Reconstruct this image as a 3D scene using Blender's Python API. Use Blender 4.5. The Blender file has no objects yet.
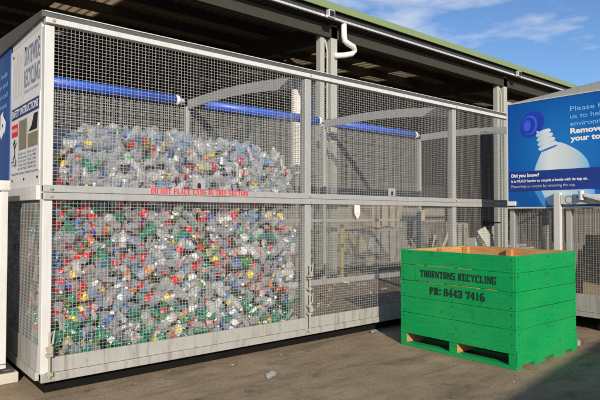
import bpy, math, random
from mathutils import Vector, Matrix, noise
random.seed(7)
PI = math.pi
scene = bpy.context.scene
COL = scene.collection

# ------------------------------------------------------------------ materials
def srgb(r, g, b):
    f = lambda c: (c/255/12.92) if c/255 <= .04045 else ((c/255+.055)/1.055)**2.4
    return (f(r), f(g), f(b), 1)

class NT:
    def __init__(s, name):
        s.m = bpy.data.materials.new(name); s.m.use_nodes = True
        s.t = s.m.node_tree; s.t.nodes.clear()
        s.out = s.n('ShaderNodeOutputMaterial')
    def n(s, typ, **kw):
        o = s.t.nodes.new(typ)
        for k, v in kw.items():
            if k.startswith('i_'):
                o.inputs[k[2:].replace('_', ' ')].default_value = v
            else: setattr(o, k, v)
        return o
    def l(s, a, b): s.t.links.new(a, b)
    def coord(s, scale=(1,1,1)):
        c = s.n('ShaderNodeTexCoord'); mp = s.n('ShaderNodeMapping')
        mp.inputs['Scale'].default_value = scale
        s.l(c.outputs['Object'], mp.inputs['Vector']); return mp.outputs['Vector']
    def noise(s, scale, detail=4, rough=.6, vec=None, st=(1,1,1)):
        o = s.n('ShaderNodeTexNoise'); o.inputs['Scale'].default_value = scale
        o.inputs['Detail'].default_value = detail; o.inputs['Roughness'].default_value = rough
        s.l(vec or s.coord(st), o.inputs['Vector']); return o.outputs['Fac']
    def ramp(s, fac, stops):
        r = s.n('ShaderNodeValToRGB'); e = r.color_ramp.elements
        while len(e) < len(stops): e.new(.5)
        for el, (p, c) in zip(e, stops): el.position = p; el.color = c
        s.l(fac, r.inputs['Fac']); return r.outputs['Color']
    def mix(s, fac, a, b, mode='MIX'):
        m = s.n('ShaderNodeMix'); m.data_type = 'RGBA'; m.blend_type = mode
        for v, i in ((fac, 0), (a, 6), (b, 7)):
            if hasattr(v, 'is_linked'): s.l(v, m.inputs[i])
            else: m.inputs[i].default_value = v
        return m.outputs[2]
    def bump(s, h, strength=.3, dist=.01):
        b = s.n('ShaderNodeBump'); b.inputs['Strength'].default_value = strength
        b.inputs['Distance'].default_value = dist; s.l(h, b.inputs['Height']); return b.outputs['Normal']
    def bsdf(s, col, rough=.6, metal=0, normal=None, spec=.5):
        p = s.n('ShaderNodeBsdfPrincipled')
        for v, k in ((col, 'Base Color'), (rough, 'Roughness'), (metal, 'Metallic'), (spec, 'Specular IOR Level')):
            if hasattr(v, 'is_linked'): s.l(v, p.inputs[k])
            else: p.inputs[k].default_value = v
        if normal: s.l(normal, p.inputs['Normal'])
        s.l(p.outputs[0], s.out.inputs['Surface']); return p

def g(v): return (v, v, v, 1)
def c4(a, k=1): return (a[0]*k, a[1]*k, a[2]*k, 1)

def mat_metal(name, col, rough=.5, metal=.25, var=.25, dirt=(.20,.16,.11), dirtamt=.35):
    t = NT(name)
    n1 = t.noise(2.2, 5, .65)
    n2 = t.noise(38, 3, .6)
    base = t.mix(n2, c4(col, 1-var*.5), c4(col, 1+var*.35))
    streak = t.noise(5, 5, .7, st=(3, 3, .35))
    d = t.ramp(streak, [(.5, g(0)), (.78, g(dirtamt))])
    base = t.mix(d, base, (*dirt, 1))
    sp = t.ramp(t.noise(14, 6, .75), [(.64, g(0)), (.72, g(dirtamt))])
    base = t.mix(sp, base, c4(dirt, .8))
    r = t.ramp(n1, [(.3, g(rough-.1)), (.7, g(rough+.15))])
    t.bsdf(base, r, metal, t.bump(n2, .12, .003))
    return t.m
def mat_plain(name, col, rough=.6, var=.2, scale=12, bump=.1, metal=0, spec=.5):
    t = NT(name); n = t.noise(scale, 5, .65)
    t.bsdf(t.mix(n, c4(col, 1-var), c4(col, 1+var)), rough, metal, t.bump(n, bump, .004), spec)
    return t.m

M = {}
M['frame'] = mat_metal('galvanised_frame', (.43,.425,.40))
M['frame_white'] = mat_metal('white_frame_paint', (.60,.59,.555), .4, .0, .12, dirtamt=.3)
M['kick'] = mat_metal('kick_plate_metal', (.42,.415,.38), .5, .2, .3, dirt=(.13,.11,.085), dirtamt=.75)
M['wire'] = mat_metal('galvanised_wire', (.38,.375,.35), .45, .15, .3, dirtamt=.35)
M['panel'] = mat_metal('white_sheet', (.66,.64,.60), .45, 0, .06, dirtamt=.14)
M['flash'] = mat_metal('grey_flashing', (.11,.108,.10), .5, .3, .3, dirtamt=.3)
M['cream'] = mat_metal('cream_paint', (.74,.70,.60), .5, 0, .1, dirtamt=.3)
M['column'] = mat_metal('shed_column_paint', (.40,.40,.35), .6, 0, .15, dirtamt=.3)
M['blue_tube'] = mat_metal('blue_tube_plastic', (.015,.085,.50), .4, 0, .2, dirt=(.16,.19,.24), dirtamt=.35)
M['white_plastic'] = mat_plain('white_plastic', (.80,.78,.72), .4, .08, 8, .03)
M['shade_dark_steel'] = mat_plain('shade_dark_steel', (.010,.0095,.009), .9, .3, 10, .1, 0, .05)  # steel blackened so its colour carries the shade under the cage
M['black'] = mat_plain('black_paint', (.012,.012,.012), .6, .2, 20, .02)
M['olive'] = mat_metal('olive_flashing', (.20,.26,.11), .5, 0, .15, dirt=(.25,.24,.15), dirtamt=.2)
M['gutter_dark'] = mat_plain('dark_gutter', (.045,.045,.04), .6, .3, 5, .02)
M['gutter_lip'] = mat_plain('pale_gutter_lip', (.72,.71,.68), .35, .1, 5, .02, .4)
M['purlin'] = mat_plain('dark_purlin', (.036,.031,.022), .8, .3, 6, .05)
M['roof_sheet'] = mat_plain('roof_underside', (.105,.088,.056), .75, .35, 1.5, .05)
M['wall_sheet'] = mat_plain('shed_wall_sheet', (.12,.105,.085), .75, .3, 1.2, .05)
M['concrete'] = mat_plain('pale_concrete', (.50,.46,.38), .85, .2, 9, .3)
M['rod'] = mat_metal('worn_latch_steel', (.46,.43,.35), .45, .2, .3, dirt=(.22,.12,.05), dirtamt=.6)
M['red_print'] = mat_plain('red_print', (.72,.02,.035), .5, .15, 30, 0)
M['navy_print'] = mat_plain('navy_print', (.03,.045,.16), .5, .1, 30, 0)
M['grey_print'] = mat_plain('slate_print', (.20,.24,.33), .5, .2, 30, 0)
M['pale_print'] = mat_plain('pale_grey_print', (.60,.60,.58), .5, .1, 30, 0)
M['white_print'] = mat_plain('white_print', (.82,.82,.82), .5, .04, 30, 0)
M['light_blue_print'] = mat_plain('light_blue_print', (.22,.52,.86), .5, .05, 30, 0)
M['mud_print'] = mat_plain('brown_photo_print', (.22,.19,.12), .5, .55, 26, 0)
M['tan'] = mat_plain('cardboard', (.30,.235,.15), .85, .25, 4, .3)
M['yellow'] = mat_plain('yellow_paint', (.50,.40,.07), .5, .15, 6, .05)
M['grey_wall'] = mat_plain('grey_sheeting', (.19,.18,.155), .8, .25, 3, .15)

def mat_sign_blue():
    t = NT('blue_sign_print')
    c = t.n('ShaderNodeTexCoord'); sx = t.n('ShaderNodeSeparateXYZ'); t.l(c.outputs['Object'], sx.inputs[0])
    gr = t.n('ShaderNodeTexGradient'); gr.gradient_type = 'SPHERICAL'; mp_ = t.n('ShaderNodeMapping'); mp_.inputs['Scale'].default_value = (.0,.62,.62); mp_.inputs['Location'].default_value = (0,.55,-1.55)
    t.l(c.outputs['Object'], mp_.inputs['Vector']); t.l(mp_.outputs[0], gr.inputs['Vector'])
    v = t.ramp(gr.outputs['Fac'], [(0, (.0,.045,.22,1)), (.45, (.0,.085,.35,1)), (1, (.01,.22,.60,1))])
    n = t.noise(1.6, 2, .5)
    t.bsdf(t.mix(t.ramp(n, [(.4, g(0)), (.8, g(.4))]), v, (.0,.10,.40,1)), .35)
    return t.m
M['sign_blue'] = mat_sign_blue()
M['sign_dark_blue'] = mat_plain('dark_blue_band_print', (.012,.04,.23), .4, .08, 4, 0)
M['sign_mid_blue'] = mat_plain('mid_blue_print', (.05,.27,.62), .4, .15, 6, 0)
M['cap_blue'] = mat_plain('deep_blue_print', (.012,.04,.40), .4, .15, 5, 0)
M['cap_blue_light'] = mat_plain('bright_blue_print', (.04,.12,.66), .4, .15, 9, 0)
def mat_bottle_print():
    t = NT('pale_bottle_print')
    c = t.n('ShaderNodeTexCoord'); sx = t.n('ShaderNodeSeparateXYZ'); t.l(c.outputs['Object'], sx.inputs[0])
    ry = t.n('ShaderNodeMapRange'); ry.inputs['From Min'].default_value = -1.27; ry.inputs['From Max'].default_value = -.42; t.l(sx.outputs['Y'], ry.inputs['Value'])
    col = t.ramp(ry.outputs[0], [(0, (.05,.28,.62,1)), (.12, (.30,.55,.74,1)), (.35, (.58,.66,.68,1)), (.75, (.74,.77,.74,1)), (1, (.35,.55,.72,1))])
    rz = t.n('ShaderNodeMapRange'); rz.inputs['From Min'].default_value = 1.72; rz.inputs['From Max'].default_value = 2.1; t.l(sx.outputs['Z'], rz.inputs['Value'])
    low = t.ramp(rz.outputs[0], [(0, g(.75)), (1, g(0))])
    t.bsdf(t.mix(t.mix(.5, low, t.ramp(t.noise(6, 4, .6), [(.5, g(0)), (.7, g(.35))]), 'ADD'), col, (.25,.52,.78,1)), .4); return t.m
M['bottle_print'] = mat_bottle_print()
M['bottle_print_shade'] = mat_plain('bottle_ring_print', (.03,.20,.50), .4, .15, 9, 0)

def mat_wood_paint(name, col):
    t = NT(name)
    grain = t.noise(2.2, 7, .75, st=(1, 1, 26))
    big = t.noise(1.7, 4, .6)
    fine = t.noise(40, 4, .7, st=(1, 1, 6))
    base = t.mix(t.ramp(grain, [(.3, g(0)), (.7, g(1))]), c4(col, .76), c4(col, 1.12))
    base = t.mix(t.ramp(big, [(.35, g(0)), (.75, g(.45))]), base, (col[0]+.03, col[1]*1.22, col[2]*1.2, 1))
    chips = t.ramp(t.noise(17, 6, .8, st=(1, 1, 2.5)), [(.635, g(0)), (.66, g(.8))])
    base = t.mix(chips, base, (.16,.13,.06,1))
    dents = t.ramp(t.noise(9, 3, .5), [(.62, g(0)), (.70, g(.4))])
    base = t.mix(dents, base, c4(col, .45))
    grime = t.ramp(t.noise(2.1, 6, .7, st=(1, 1, 3)), [(.54, g(0)), (.74, g(.35))])
    base = t.mix(grime, base, (.035,.11,.04,1))
    scr = t.ramp(t.noise(7, 2, .5, st=(1, 1, 30)), [(.70, g(0)), (.73, g(.55))])
    base = t.mix(scr, base, (.10,.36,.16,1))
    h = t.mix(.5, grain, fine)
    bare = t.ramp(t.noise(15, 5, .8, st=(1, 1, 4)), [(.655, g(0)), (.67, g(.9))])
    base = t.mix(bare, base, (.42,.27,.13,1))
    t.bsdf(base, .62, 0, t.bump(h, .5, .008), .22)
    return t.m
M['green_wood'] = mat_wood_paint('green_painted_timber', (.0,.30,.078))
def mat_raw_wood():
    t = NT('raw_orange_timber')
    grain = t.noise(4, 6, .7, st=(1, 1, 14))
    v = t.ramp(grain, [(.25, (.30,.13,.045,1)), (.5, (.52,.25,.09,1)), (.8, (.66,.38,.17,1))])
    t.bsdf(v, .7, 0, t.bump(grain, .25, .005))
    return t.m
M['raw_wood'] = mat_raw_wood()

def mat_ground():
    t = NT('dirty_concrete_ground')
    v = t.coord()
    big = t.noise(.45, 6, .62, v); mid = t.noise(2.6, 7, .68, v); fine = t.noise(46, 5, .75, v)
    swirl = t.noise(1.1, 8, .72, st=(1, 2.6, 1))
    base = t.ramp(mid, [(.25, (.18,.132,.080,1)), (.5, (.32,.240,.150,1)), (.78, (.44,.345,.23,1))])
    base = t.mix(t.ramp(big, [(.38, g(.0)), (.66, g(.65))]), base, (.265,.190,.115,1))
    base = t.mix(t.ramp(swirl, [(.50, g(0)), (.68, g(.7))]), base, (.095,.072,.052,1))
    stain = t.ramp(t.noise(3.7, 3, .55), [(.63, g(0)), (.72, g(.55))])
    base = t.mix(stain, base, (.075,.058,.044,1))
    vo = t.n('ShaderNodeTexVoronoi'); vo.inputs['Scale'].default_value = 5.5; t.l(v, vo.inputs['Vector'])
    spots = t.ramp(vo.outputs['Distance'], [(.045, g(.75)), (.10, g(0))])
    base = t.mix(spots, base, (.12,.095,.07,1))
    tyre = t.ramp(t.noise(1.3, 5, .65, st=(.35, 5.5, 1)), [(.56, g(0)), (.70, g(.55))])
    base = t.mix(tyre, base, (.10,.078,.058,1))
    agg = t.n('ShaderNodeTexVoronoi'); agg.inputs['Scale'].default_value = 95; t.l(v, agg.inputs['Vector'])
    base = t.mix(t.ramp(agg.outputs['Distance'], [(.15, g(.28)), (.4, g(0))]), base, (.46,.40,.31,1))
    grit = t.ramp(fine, [(.35, g(.72)), (.65, g(1.22))])
    base = t.mix(1.0, base, grit, 'MULTIPLY')
    # fine cracks
    vc = t.n('ShaderNodeTexVoronoi'); vc.feature = 'DISTANCE_TO_EDGE'; vc.inputs['Scale'].default_value = .33
    wv = t.mix(.12, v, t.n('ShaderNodeTexNoise').outputs['Color']); t.l(wv, vc.inputs['Vector'])
    crack = t.ramp(vc.outputs['Distance'], [(.0, g(.22)), (.004, g(0))])
    base = t.mix(crack, base, (.16,.13,.10,1))
    h = t.mix(.35, mid, fine)
    t.bsdf(base, .9, 0, t.bump(h, .55, .02), .3)
    return t.m
M['ground'] = mat_ground()
def mat_floor():
    t = NT('cage_floor_boards')
    n = t.noise(3, 7, .75, st=(1, 3, 1)); f = t.noise(30, 4, .7)
    b = t.ramp(n, [(.3, (.10,.075,.05,1)), (.55, (.26,.205,.145,1)), (.8, (.42,.35,.26,1))])
    t.bsdf(t.mix(t.ramp(f, [(.5, g(0)), (.7, g(.5))]), b, (.09,.07,.05,1)), .85, 0, t.bump(f, .4, .01)); return t.m
M['floor'] = mat_floor()
def mat_skylight():
    t = NT('fibreglass_skylight')
    n = t.noise(2.5, 4, .6)
    c = t.mix(n, (.28,.18,.08,1), (.46,.33,.18,1))
    tr = t.n('ShaderNodeBsdfTranslucent'); d = t.n('ShaderNodeBsdfDiffuse'); mx = t.n('ShaderNodeMixShader')
    t.l(c, tr.inputs['Color']); t.l(c, d.inputs['Color']); mx.inputs[0].default_value = .3
    t.l(tr.outputs[0], mx.inputs[1]); t.l(d.outputs[0], mx.inputs[2]); t.l(mx.outputs[0], t.out.inputs['Surface'])
    return t.m
M['skylight'] = mat_skylight()

def mat_pet(name, col, base_alpha=.40, trans=.35):
    """thin wall plastic: clear face-on, milky at grazing angles, lit from either side, sharp glints"""
    t = NT(name)
    lw = t.n('ShaderNodeLayerWeight'); lw.inputs['Blend'].default_value = .38
    mr = t.n('ShaderNodeMapRange'); mr.inputs['To Min'].default_value = base_alpha; mr.inputs['To Max'].default_value = 1.0
    t.l(lw.outputs['Facing'], mr.inputs['Value'])
    n = t.noise(30, 3, .7)
    rib = t.n('ShaderNodeTexWave'); rib.bands_direction = 'Z'; rib.inputs['Scale'].default_value = 30; rib.inputs['Distortion'].default_value = 1.2
    t.l(t.coord(), rib.inputs['Vector'])
    hh = t.mix(.2, n, rib.outputs['Fac'])
    b = t.bump(hh, .6, .014)
    t.l(b, lw.inputs['Normal'])
    tp = t.n('ShaderNodeBsdfTransparent'); tp.inputs['Color'].default_value = (*[min(1, x*.18+.82*x**.5) for x in col[:3]], 1)
    p = t.n('ShaderNodeBsdfPrincipled'); p.inputs['Base Color'].default_value = (*col[:3], 1)
    p.inputs['Roughness'].default_value = .24; p.inputs['Specular IOR Level'].default_value = 1.0
    p.inputs['Coat Weight'].default_value = 1.0; p.inputs['Coat Roughness'].default_value = .10; p.inputs['Coat IOR'].default_value = 2.2
    t.l(b, p.inputs['Normal']); t.l(b, p.inputs['Coat Normal'])
    tl = t.n('ShaderNodeBsdfTranslucent'); tl.inputs['Color'].default_value = (*col[:3], 1)
    m1 = t.n('ShaderNodeMixShader'); m1.inputs[0].default_value = trans
    t.l(p.outputs[0], m1.inputs[1]); t.l(tl.outputs[0], m1.inputs[2])
    ms = t.n('ShaderNodeMixShader'); t.l(mr.outputs[0], ms.inputs[0])
    t.l(tp.outputs[0], ms.inputs[1]); t.l(m1.outputs[0], ms.inputs[2]); t.l(ms.outputs[0], t.out.inputs['Surface'])
    return t.m
PET = {
 'clear': mat_pet('clear_plastic', (.86,.87,.88), .11, .12),
 'pale blue': mat_pet('pale_blue_plastic', (.62,.76,.90), .16, .12),
 'cloudy': mat_pet('cloudy_plastic', (.92,.91,.88), .36, .1),
 'green': mat_pet('green_plastic', (.05,.46,.27), .42, .12),
 'lime': mat_pet('lime_plastic', (.22,.50,.12), .5),
 'brown': mat_pet('brown_plastic', (.14,.06,.02), .6),
}
def mp(n, c): return mat_plain(n, c, .4, .25, 25, .1)
CAPM = {'red': mp('red_cap', (.70,.02,.015)), 'blue': mp('blue_cap', (.02,.10,.62)), 'white': mp('white_cap', (.8,.8,.78)),
        'yellow': mp('yellow_cap', (.85,.55,.02)), 'green': mp('green_cap', (.02,.40,.12)), 'orange': mp('orange_cap', (.85,.24,.02)),
        'black': mp('black_cap', (.02,.02,.02))}
def lb(n, c, c2=(.78,.76,.72)):
    t = NT(n); vo = t.noise(34, 2, .5); k = t.ramp(vo, [(.58, g(0)), (.61, g(1))])
    base = t.mix(k, (*c, 1), (*c2, 1)); t.bsdf(t.mix(t.noise(25, 4, .6), base, c4(c, .6)), .35, 0, t.bump(t.noise(50, 3, .6), .4, .006)); return t.m
LABM = {'red': lb('red_label', (.74,.03,.025)), 'blue': lb('blue_label', (.05,.20,.55)), 'white': lb('white_label', (.88,.87,.84)),
        'yellow': lb('yellow_label', (.85,.60,.04)), 'orange': lb('orange_label', (.80,.22,.04)), 'green': lb('green_label', (.05,.42,.15)),
        'pink': lb('pink_label', (.70,.34,.30)), 'dark': lb('dark_label', (.035,.03,.05))}

# ------------------------------------------------------------------ geometry helpers
class MB:
    def __init__(s): s.v = []; s.f = []; s.mi = []
    def add(s, vs, fs, mi=0):
        b = len(s.v); s.v += [tuple(p) for p in vs]
        s.f += [tuple(i+b for i in f) for f in fs]; s.mi += [mi]*len(fs); return s
    def box(s, x0, x1, y0, y1, z0, z1, mi=0):
        return s.hexa([(x0,y0,z0),(x1,y0,z0),(x1,y1,z0),(x0,y1,z0),(x0,y0,z1),(x1,y0,z1),(x1,y1,z1),(x0,y1,z1)], mi)
    def hexa(s, v, mi=0):
        return s.add(v, [(0,3,2,1),(4,5,6,7),(0,1,5,4),(1,2,6,5),(2,3,7,6),(3,0,4,7)], mi)
    def bar(s, a, b, w, h, up=(0,0,1), mi=0):
        a = Vector(a); b = Vector(b); d = (b-a).normalized(); r = d.cross(Vector(up))
        if r.length < 1e-4: r = Vector((1,0,0))
        r.normalize(); u = r.cross(d); r *= w/2; u *= h/2
        return s.hexa([a-r-u, a+r-u, b+r-u, b-r-u, a-r+u, a+r+u, b+r+u, b-r+u][:0] or
                      [a-r-u, b-r-u, b+r-u, a+r-u, a-r+u, b-r+u, b+r+u, a+r+u], mi)
    def tube(s, pts, r, n=10, mi=0, cap=True):
        pts = [Vector(p) for p in pts]; base = len(s.v); prev = None
        for i, p in enumerate(pts):
            d = ((pts[min(i+1, len(pts)-1)]-pts[max(i-1, 0)])).normalized()
            if prev is None:
                u = d.orthogonal().normalized()
            else:
                u = (prev - d*prev.dot(d)).normalized()
            prev = u; w = d.cross(u)
            rr = r[i] if isinstance(r, (list, tuple)) else r
            for k in range(n):
                a = 2*PI*k/n; s.v.append(tuple(p+(u*math.cos(a)+w*math.sin(a))*rr))
        for i in range(len(pts)-1):
            for k in range(n):
                a = base+i*n+k; b = base+i*n+(k+1) % n
                s.f.append((a, b, b+n, a+n)); s.mi.append(mi)
        if cap:
            s.f.append(tuple(base+k for k in reversed(range(n)))); s.mi.append(mi)
            s.f.append(tuple(base+(len(pts)-1)*n+k for k in range(n))); s.mi.append(mi)
        return s
    def build(s, name, mats, parent=None, smooth=False, bevel=0, origin=None):
        o0 = Vector(origin) if origin is not None else (Vector(parent['o0']) if parent is not None and 'o0' in parent else Vector((0,0,0)))
        me = bpy.data.meshes.new(name)
        me.from_pydata([tuple(Vector(p)-o0) for p in s.v], [], s.f)
        if not isinstance(mats, (list, tuple)): mats = [mats]
        for m in mats: me.materials.append(m)
        me.polygons.foreach_set('material_index', s.mi)
        if smooth: me.polygons.foreach_set('use_smooth', [True]*len(s.f))
        me.update()
        o = bpy.data.objects.new(name, me); COL.objects.link(o)
        if parent is not None: o.parent = parent; o['o0'] = list(o0)
        else: o.location = o0; o['o0'] = list(o0)
        if bevel:
            b = o.modifiers.new('bevel', 'BEVEL'); b.width = bevel; b.segments = 2; b.limit_method = 'ANGLE'
        return o
def thing(name, label, cat, loc=(0,0,0), group=None):
    o = bpy.data.objects.new(name, None); COL.objects.link(o); o.location = loc; o['o0'] = list(loc)
    o.empty_display_size = .1
    tag(o, label, cat, group); return o
def tag(o, label, cat, group=None):
    o['label'] = label; o['category'] = cat
    if group: o['group'] = group
    return o
def struct(o, kind='structure'): o['kind'] = kind; return o

# flat lettering -------------------------------------------------------------
# frame: origin O, right vector R, up vector U, normal N (towards the reader)
def plane_pts(O, R, U, N, pts, off):
    return [Vector(O)+Vector(R)*x+Vector(U)*y+Vector(N)*off for x, y in pts]
def text_mb(mb, s, O, R, U, N, width, height, mi=0, bold=0.0, off=.003):
    cu = bpy.data.curves.new('t', 'FONT'); cu.body = s; cu.size = 1; cu.offset = bold; cu.resolution_u = 3
    o = bpy.data.objects.new('t', cu); COL.objects.link(o)
    dg = bpy.context.evaluated_depsgraph_get(); me = o.evaluated_get(dg).to_mesh()
    vs = [v.co.copy() for v in me.vertices]; fs = [tuple(p.vertices) for p in me.polygons]
    o.evaluated_get(dg).to_mesh_clear(); bpy.data.objects.remove(o); bpy.data.curves.remove(cu)
    x0 = min(v.x for v in vs); x1 = max(v.x for v in vs)
    caps = any(ch.isupper() or ch.isdigit() for ch in s)
    sy = height/.70; sx = width/(x1-x0)
    mb.add(plane_pts(O, R, U, N, [((v.x-x0)*sx, v.y*sy) for v in vs], off), fs, mi)
# heavy slab-serif stencil letters made of quads, unit box
T, W = .13, .36
def Rc(x0, y0, x1, y1): return [(x0,y0),(x1,y0),(x1,y1),(x0,y1)]
def stem_(x, w=W): return [Rc(x, 0, x+w, .46), Rc(x, .50, x+w, 1)]
def serif(x, y, w=.44): return [Rc(x-(w-W)/2, y, x-(w-W)/2+w, y+.09)]
def O_(): return [Rc(0,.15,W,.85), Rc(1-W,.15,1,.85), [(0,.15),(.2,0),(.45,0),(.45,.12),(W,.15)], [(.55,0),(.8,0),(1,.15),(1-W,.15),(.55,.12)],
                  [(0,.85),(W,.85),(.45,.88),(.45,1),(.2,1)], [(.55,.88),(1-W,.85),(1,.85),(.8,1),(.55,1)]]
GL = {
 'T': stem_(.37)+[Rc(0,.86,1,1), Rc(0,.70,.10,.9), Rc(.9,.70,1,.9)]+serif(.37,0,.5),
 'H': stem_(.08)+stem_(.66)+[Rc(.34,.44,.66,.56)]+serif(.08,0)+serif(.08,.91)+serif(.66,0)+serif(.66,.91),
 'O': O_(), '0': O_(),
 'R': stem_(.06)+[Rc(.32,.88,.8,1), Rc(.66,.58,.92,.94), Rc(.32,.46,.8,.58), [(.42,.46),(.68,.46),(1,.0),(.74,0)]]+serif(.06,0)+serif(.06,.91),
 'N': stem_(.04,.2)+stem_(.78,.2)+[[(.04,1),(.32,1),(.96,0),(.70,0)]]+serif(.04,0,.34)+serif(.80,.91,.34)+serif(.0,.91,.3),
 'S': [Rc(.05,.86,.9,1), Rc(.02,.55,.30,.9), Rc(.05,.43,.95,.58), Rc(.70,.1,.98,.47), Rc(.1,0,.95,.13), Rc(.0,0,.1,.32), Rc(.9,.68,1,1)],
 'E': stem_(.06)+[Rc(.32,.87,.95,1), Rc(.32,.44,.75,.56), Rc(.32,0,.95,.13), Rc(.86,.68,.96,.9), Rc(.86,.1,.96,.32), Rc(.68,.36,.76,.64)]+serif(.06,0)+serif(.06,.91),
 'C': [Rc(0,.15,W,.85), [(0,.15),(.2,0),(.9,0),(.9,.13),(W,.15)], [(0,.85),(W,.85),(.9,.87),(.9,1),(.2,1)], Rc(.84,.62,.96,1), Rc(.84,0,.96,.3)],
 'G': [Rc(0,.15,W,.85), [(0,.15),(.2,0),(.9,0),(.9,.13),(W,.15)], [(0,.85),(W,.85),(.9,.87),(.9,1),(.2,1)], Rc(.84,.66,.96,1), Rc(.68,0,.94,.44), Rc(.55,.40,1,.50)],
 'Y': [Rc(.37,0,.63,.45), [(0,1),(.28,1),(.60,.42),(.38,.42)], [(1,1),(.78,1),(.46,.42),(.62,.42)]]+serif(.37,0,.5)+[Rc(0,.92,.4,1), Rc(.62,.92,1,1)],
 'L': stem_(.06)+[Rc(.32,0,.95,.13), Rc(.84,.1,.95,.36)]+serif(.06,0)+serif(.06,.91),
 'I': stem_(.12)+serif(.12,0,.5)+serif(.12,.91,.5),
 'P': stem_(.06)+[Rc(.32,.88,.8,1), Rc(.66,.52,.94,.94), Rc(.32,.42,.8,.54)]+serif(.06,0)+serif(.06,.91),
 'A': [[(0,0),(.22,0),(.55,1),(.42,1)], [(.36,1),(.60,1),(1,0),(.70,0)], Rc(.22,.24,.78,.36), Rc(-.04,0,.3,.08), Rc(.62,0,1.04,.08)],
 'D': stem_(.06)+[Rc(.32,.88,.7,1), Rc(.32,0,.7,.12), [(.70,1),(.70,.88),(.74,.2),(.7,0),(.98,.2),(.98,.8)]]+serif(.06,0)+serif(.06,.91),
 'U': [Rc(.06,.1,.30,1), Rc(.72,.1,.94,1), Rc(.1,0,.9,.13)],
 '8': [Rc(.0,.10,.27,.44),Rc(.73,.10,1,.44),Rc(.05,.58,.30,.90),Rc(.70,.58,.95,.90),Rc(.1,0,.9,.12),Rc(.1,.88,.9,1),Rc(.08,.43,.92,.59)],
 '4': [Rc(.55,0,.82,1), Rc(0,.26,1,.38), [(0,.38),(.16,.38),(.6,1),(.5,1)], Rc(.4,0,.95,.09)],
 '3': [Rc(.05,.86,.9,1), Rc(.70,.55,.96,.94), Rc(.3,.44,.9,.57), Rc(.70,.06,.98,.46), Rc(.05,0,.9,.13), Rc(0,.66,.2,.95), Rc(0,.05,.2,.34)],
 '7': [Rc(0,.82,1,1), [(.70,.82),(1,.82),(.62,0),(.30,0)], Rc(0,.62,.1,.85)],
 '1': [Rc(.37,0,.63,1), Rc(.15,0,.85,.1), [(.12,.75),(.37,.85),(.37,1)]],
 '6': [Rc(0,.12,W,.85), Rc(.1,0,.9,.12), Rc(.72,.08,1,.5), Rc(.1,.46,.9,.58), [(0,.85),(W,.85),(.9,.88),(.85,1),(.2,1)]],
 ':': [Rc(.2,.05,.6,.28), Rc(.2,.6,.6,.83)],
}
WID = {'I': .55, ':': .5, ' ': .55, '1': .9}
def slab_text(mb, s, O, R, U, N, width, height, mi=0, off=.003):
    tot = sum(WID.get(c, 1)+.16 for c in s)-.16
    k = width/tot; x = 0; q = 0
    for ch in s:
        w = WID.get(ch, 1)
        for poly in GL.get(ch, []):
            kx = w if ch not in ('I', ':') else 1
            q += 1
            pts = [((x+px*kx)*k, py*height) for px, py in poly]
            mb.add(plane_pts(O, R, U, N, pts, off+(q % 7)*.00012), [tuple(range(len(pts)))], mi)
        x += w+.16
def slab_words(name, s, O, R, U, N, width, height, mat, parent, off=.003):
    tot = sum(WID.get(c, 1)+.16 for c in s)-.16; k = width/tot; x = 0
    for wd in s.split(' '):
        n_ = sum(WID.get(c, 1)+.16 for c in wd)-.16
        b = MB(); slab_text(b, wd, Vector(O)+Vector(R)*x*k, R, U, N, n_*k, height, 0, off); b.build(name, mat, parent)
        x += n_+.16+WID[' ']+.16
# reader looks along +X: right = -Y
EX = dict(R=(0,-1,0), U=(0,0,1), N=(-1,0,0))
FY = dict(R=(1,0,0), U=(0,0,1), N=(0,-1,0))
def flat(mb, O, fr, pts, off=.0, mi=0):
    mb.add(plane_pts(O, fr['R'], fr['U'], fr['N'], pts, off), [tuple(range(len(pts)))], mi)

# wire mesh panels -----------------------------------------------------------
def wire_panel(mb, axis, c, a0, a1, z0, z1, pa=.0357, pz=.0315, r=.0017, seed=1, bulge=0.0):
    """axis 'x': panel lies along X at y=c ; axis 'y': along Y at x=c. The wires bow and wander a little."""
    rnd = random.Random(seed)
    P = (lambda a, z, d: (a, c+d, z)) if axis == 'x' else (lambda a, z, d: (c+d, a, z))
    ph = rnd.uniform(0, 6)
    def depth(a, z):
        u = (a-a0)/(a1-a0); v = (z-z0)/(z1-z0)
        return bulge*math.sin(PI*u)*math.sin(PI*v)*math.sin(3.1*a+ph) + bulge*.5*math.sin(PI*v)*math.sin(7*a+ph)
    def wire(pts):
        b = len(mb.v)
        for i, (a, z, d) in enumerate(pts):
            d += depth(a, z)
            vert = abs(pts[-1][1]-pts[0][1]) > abs(pts[-1][0]-pts[0][0])
            for k in range(4):
                t = PI/4+PI/2*k; e = r*1.2*math.cos(t); f = r*1.2*math.sin(t)
                mb.v.append(P(a+e, z, d+f) if vert else P(a, z+e, d+f))
        for i in range(len(pts)-1):
            for k in range(4):
                p = b+i*4+k; q = b+i*4+(k+1) % 4
                mb.f.append((p, q, q+4, p+4)); mb.mi.append(0)
    na = int(round((a1-a0)/pa)); nz = int(round((z1-z0)/pz))
    for i in range(1, na):
        a = a0+(a1-a0)*i/na; j = rnd.uniform(-.0018, .0018)
        wire([(a+j*math.sin(k*1.3+i), z0+(z1-z0)*k/6, 0) for k in range(7)])
    for i in range(1, nz):
        z = z0+(z1-z0)*i/nz; j = rnd.uniform(-.0018, .0018)
        wire([(a0+(a1-a0)*k/10, z+j*math.sin(k*1.7+i), r*1.7) for k in range(11)])

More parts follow.
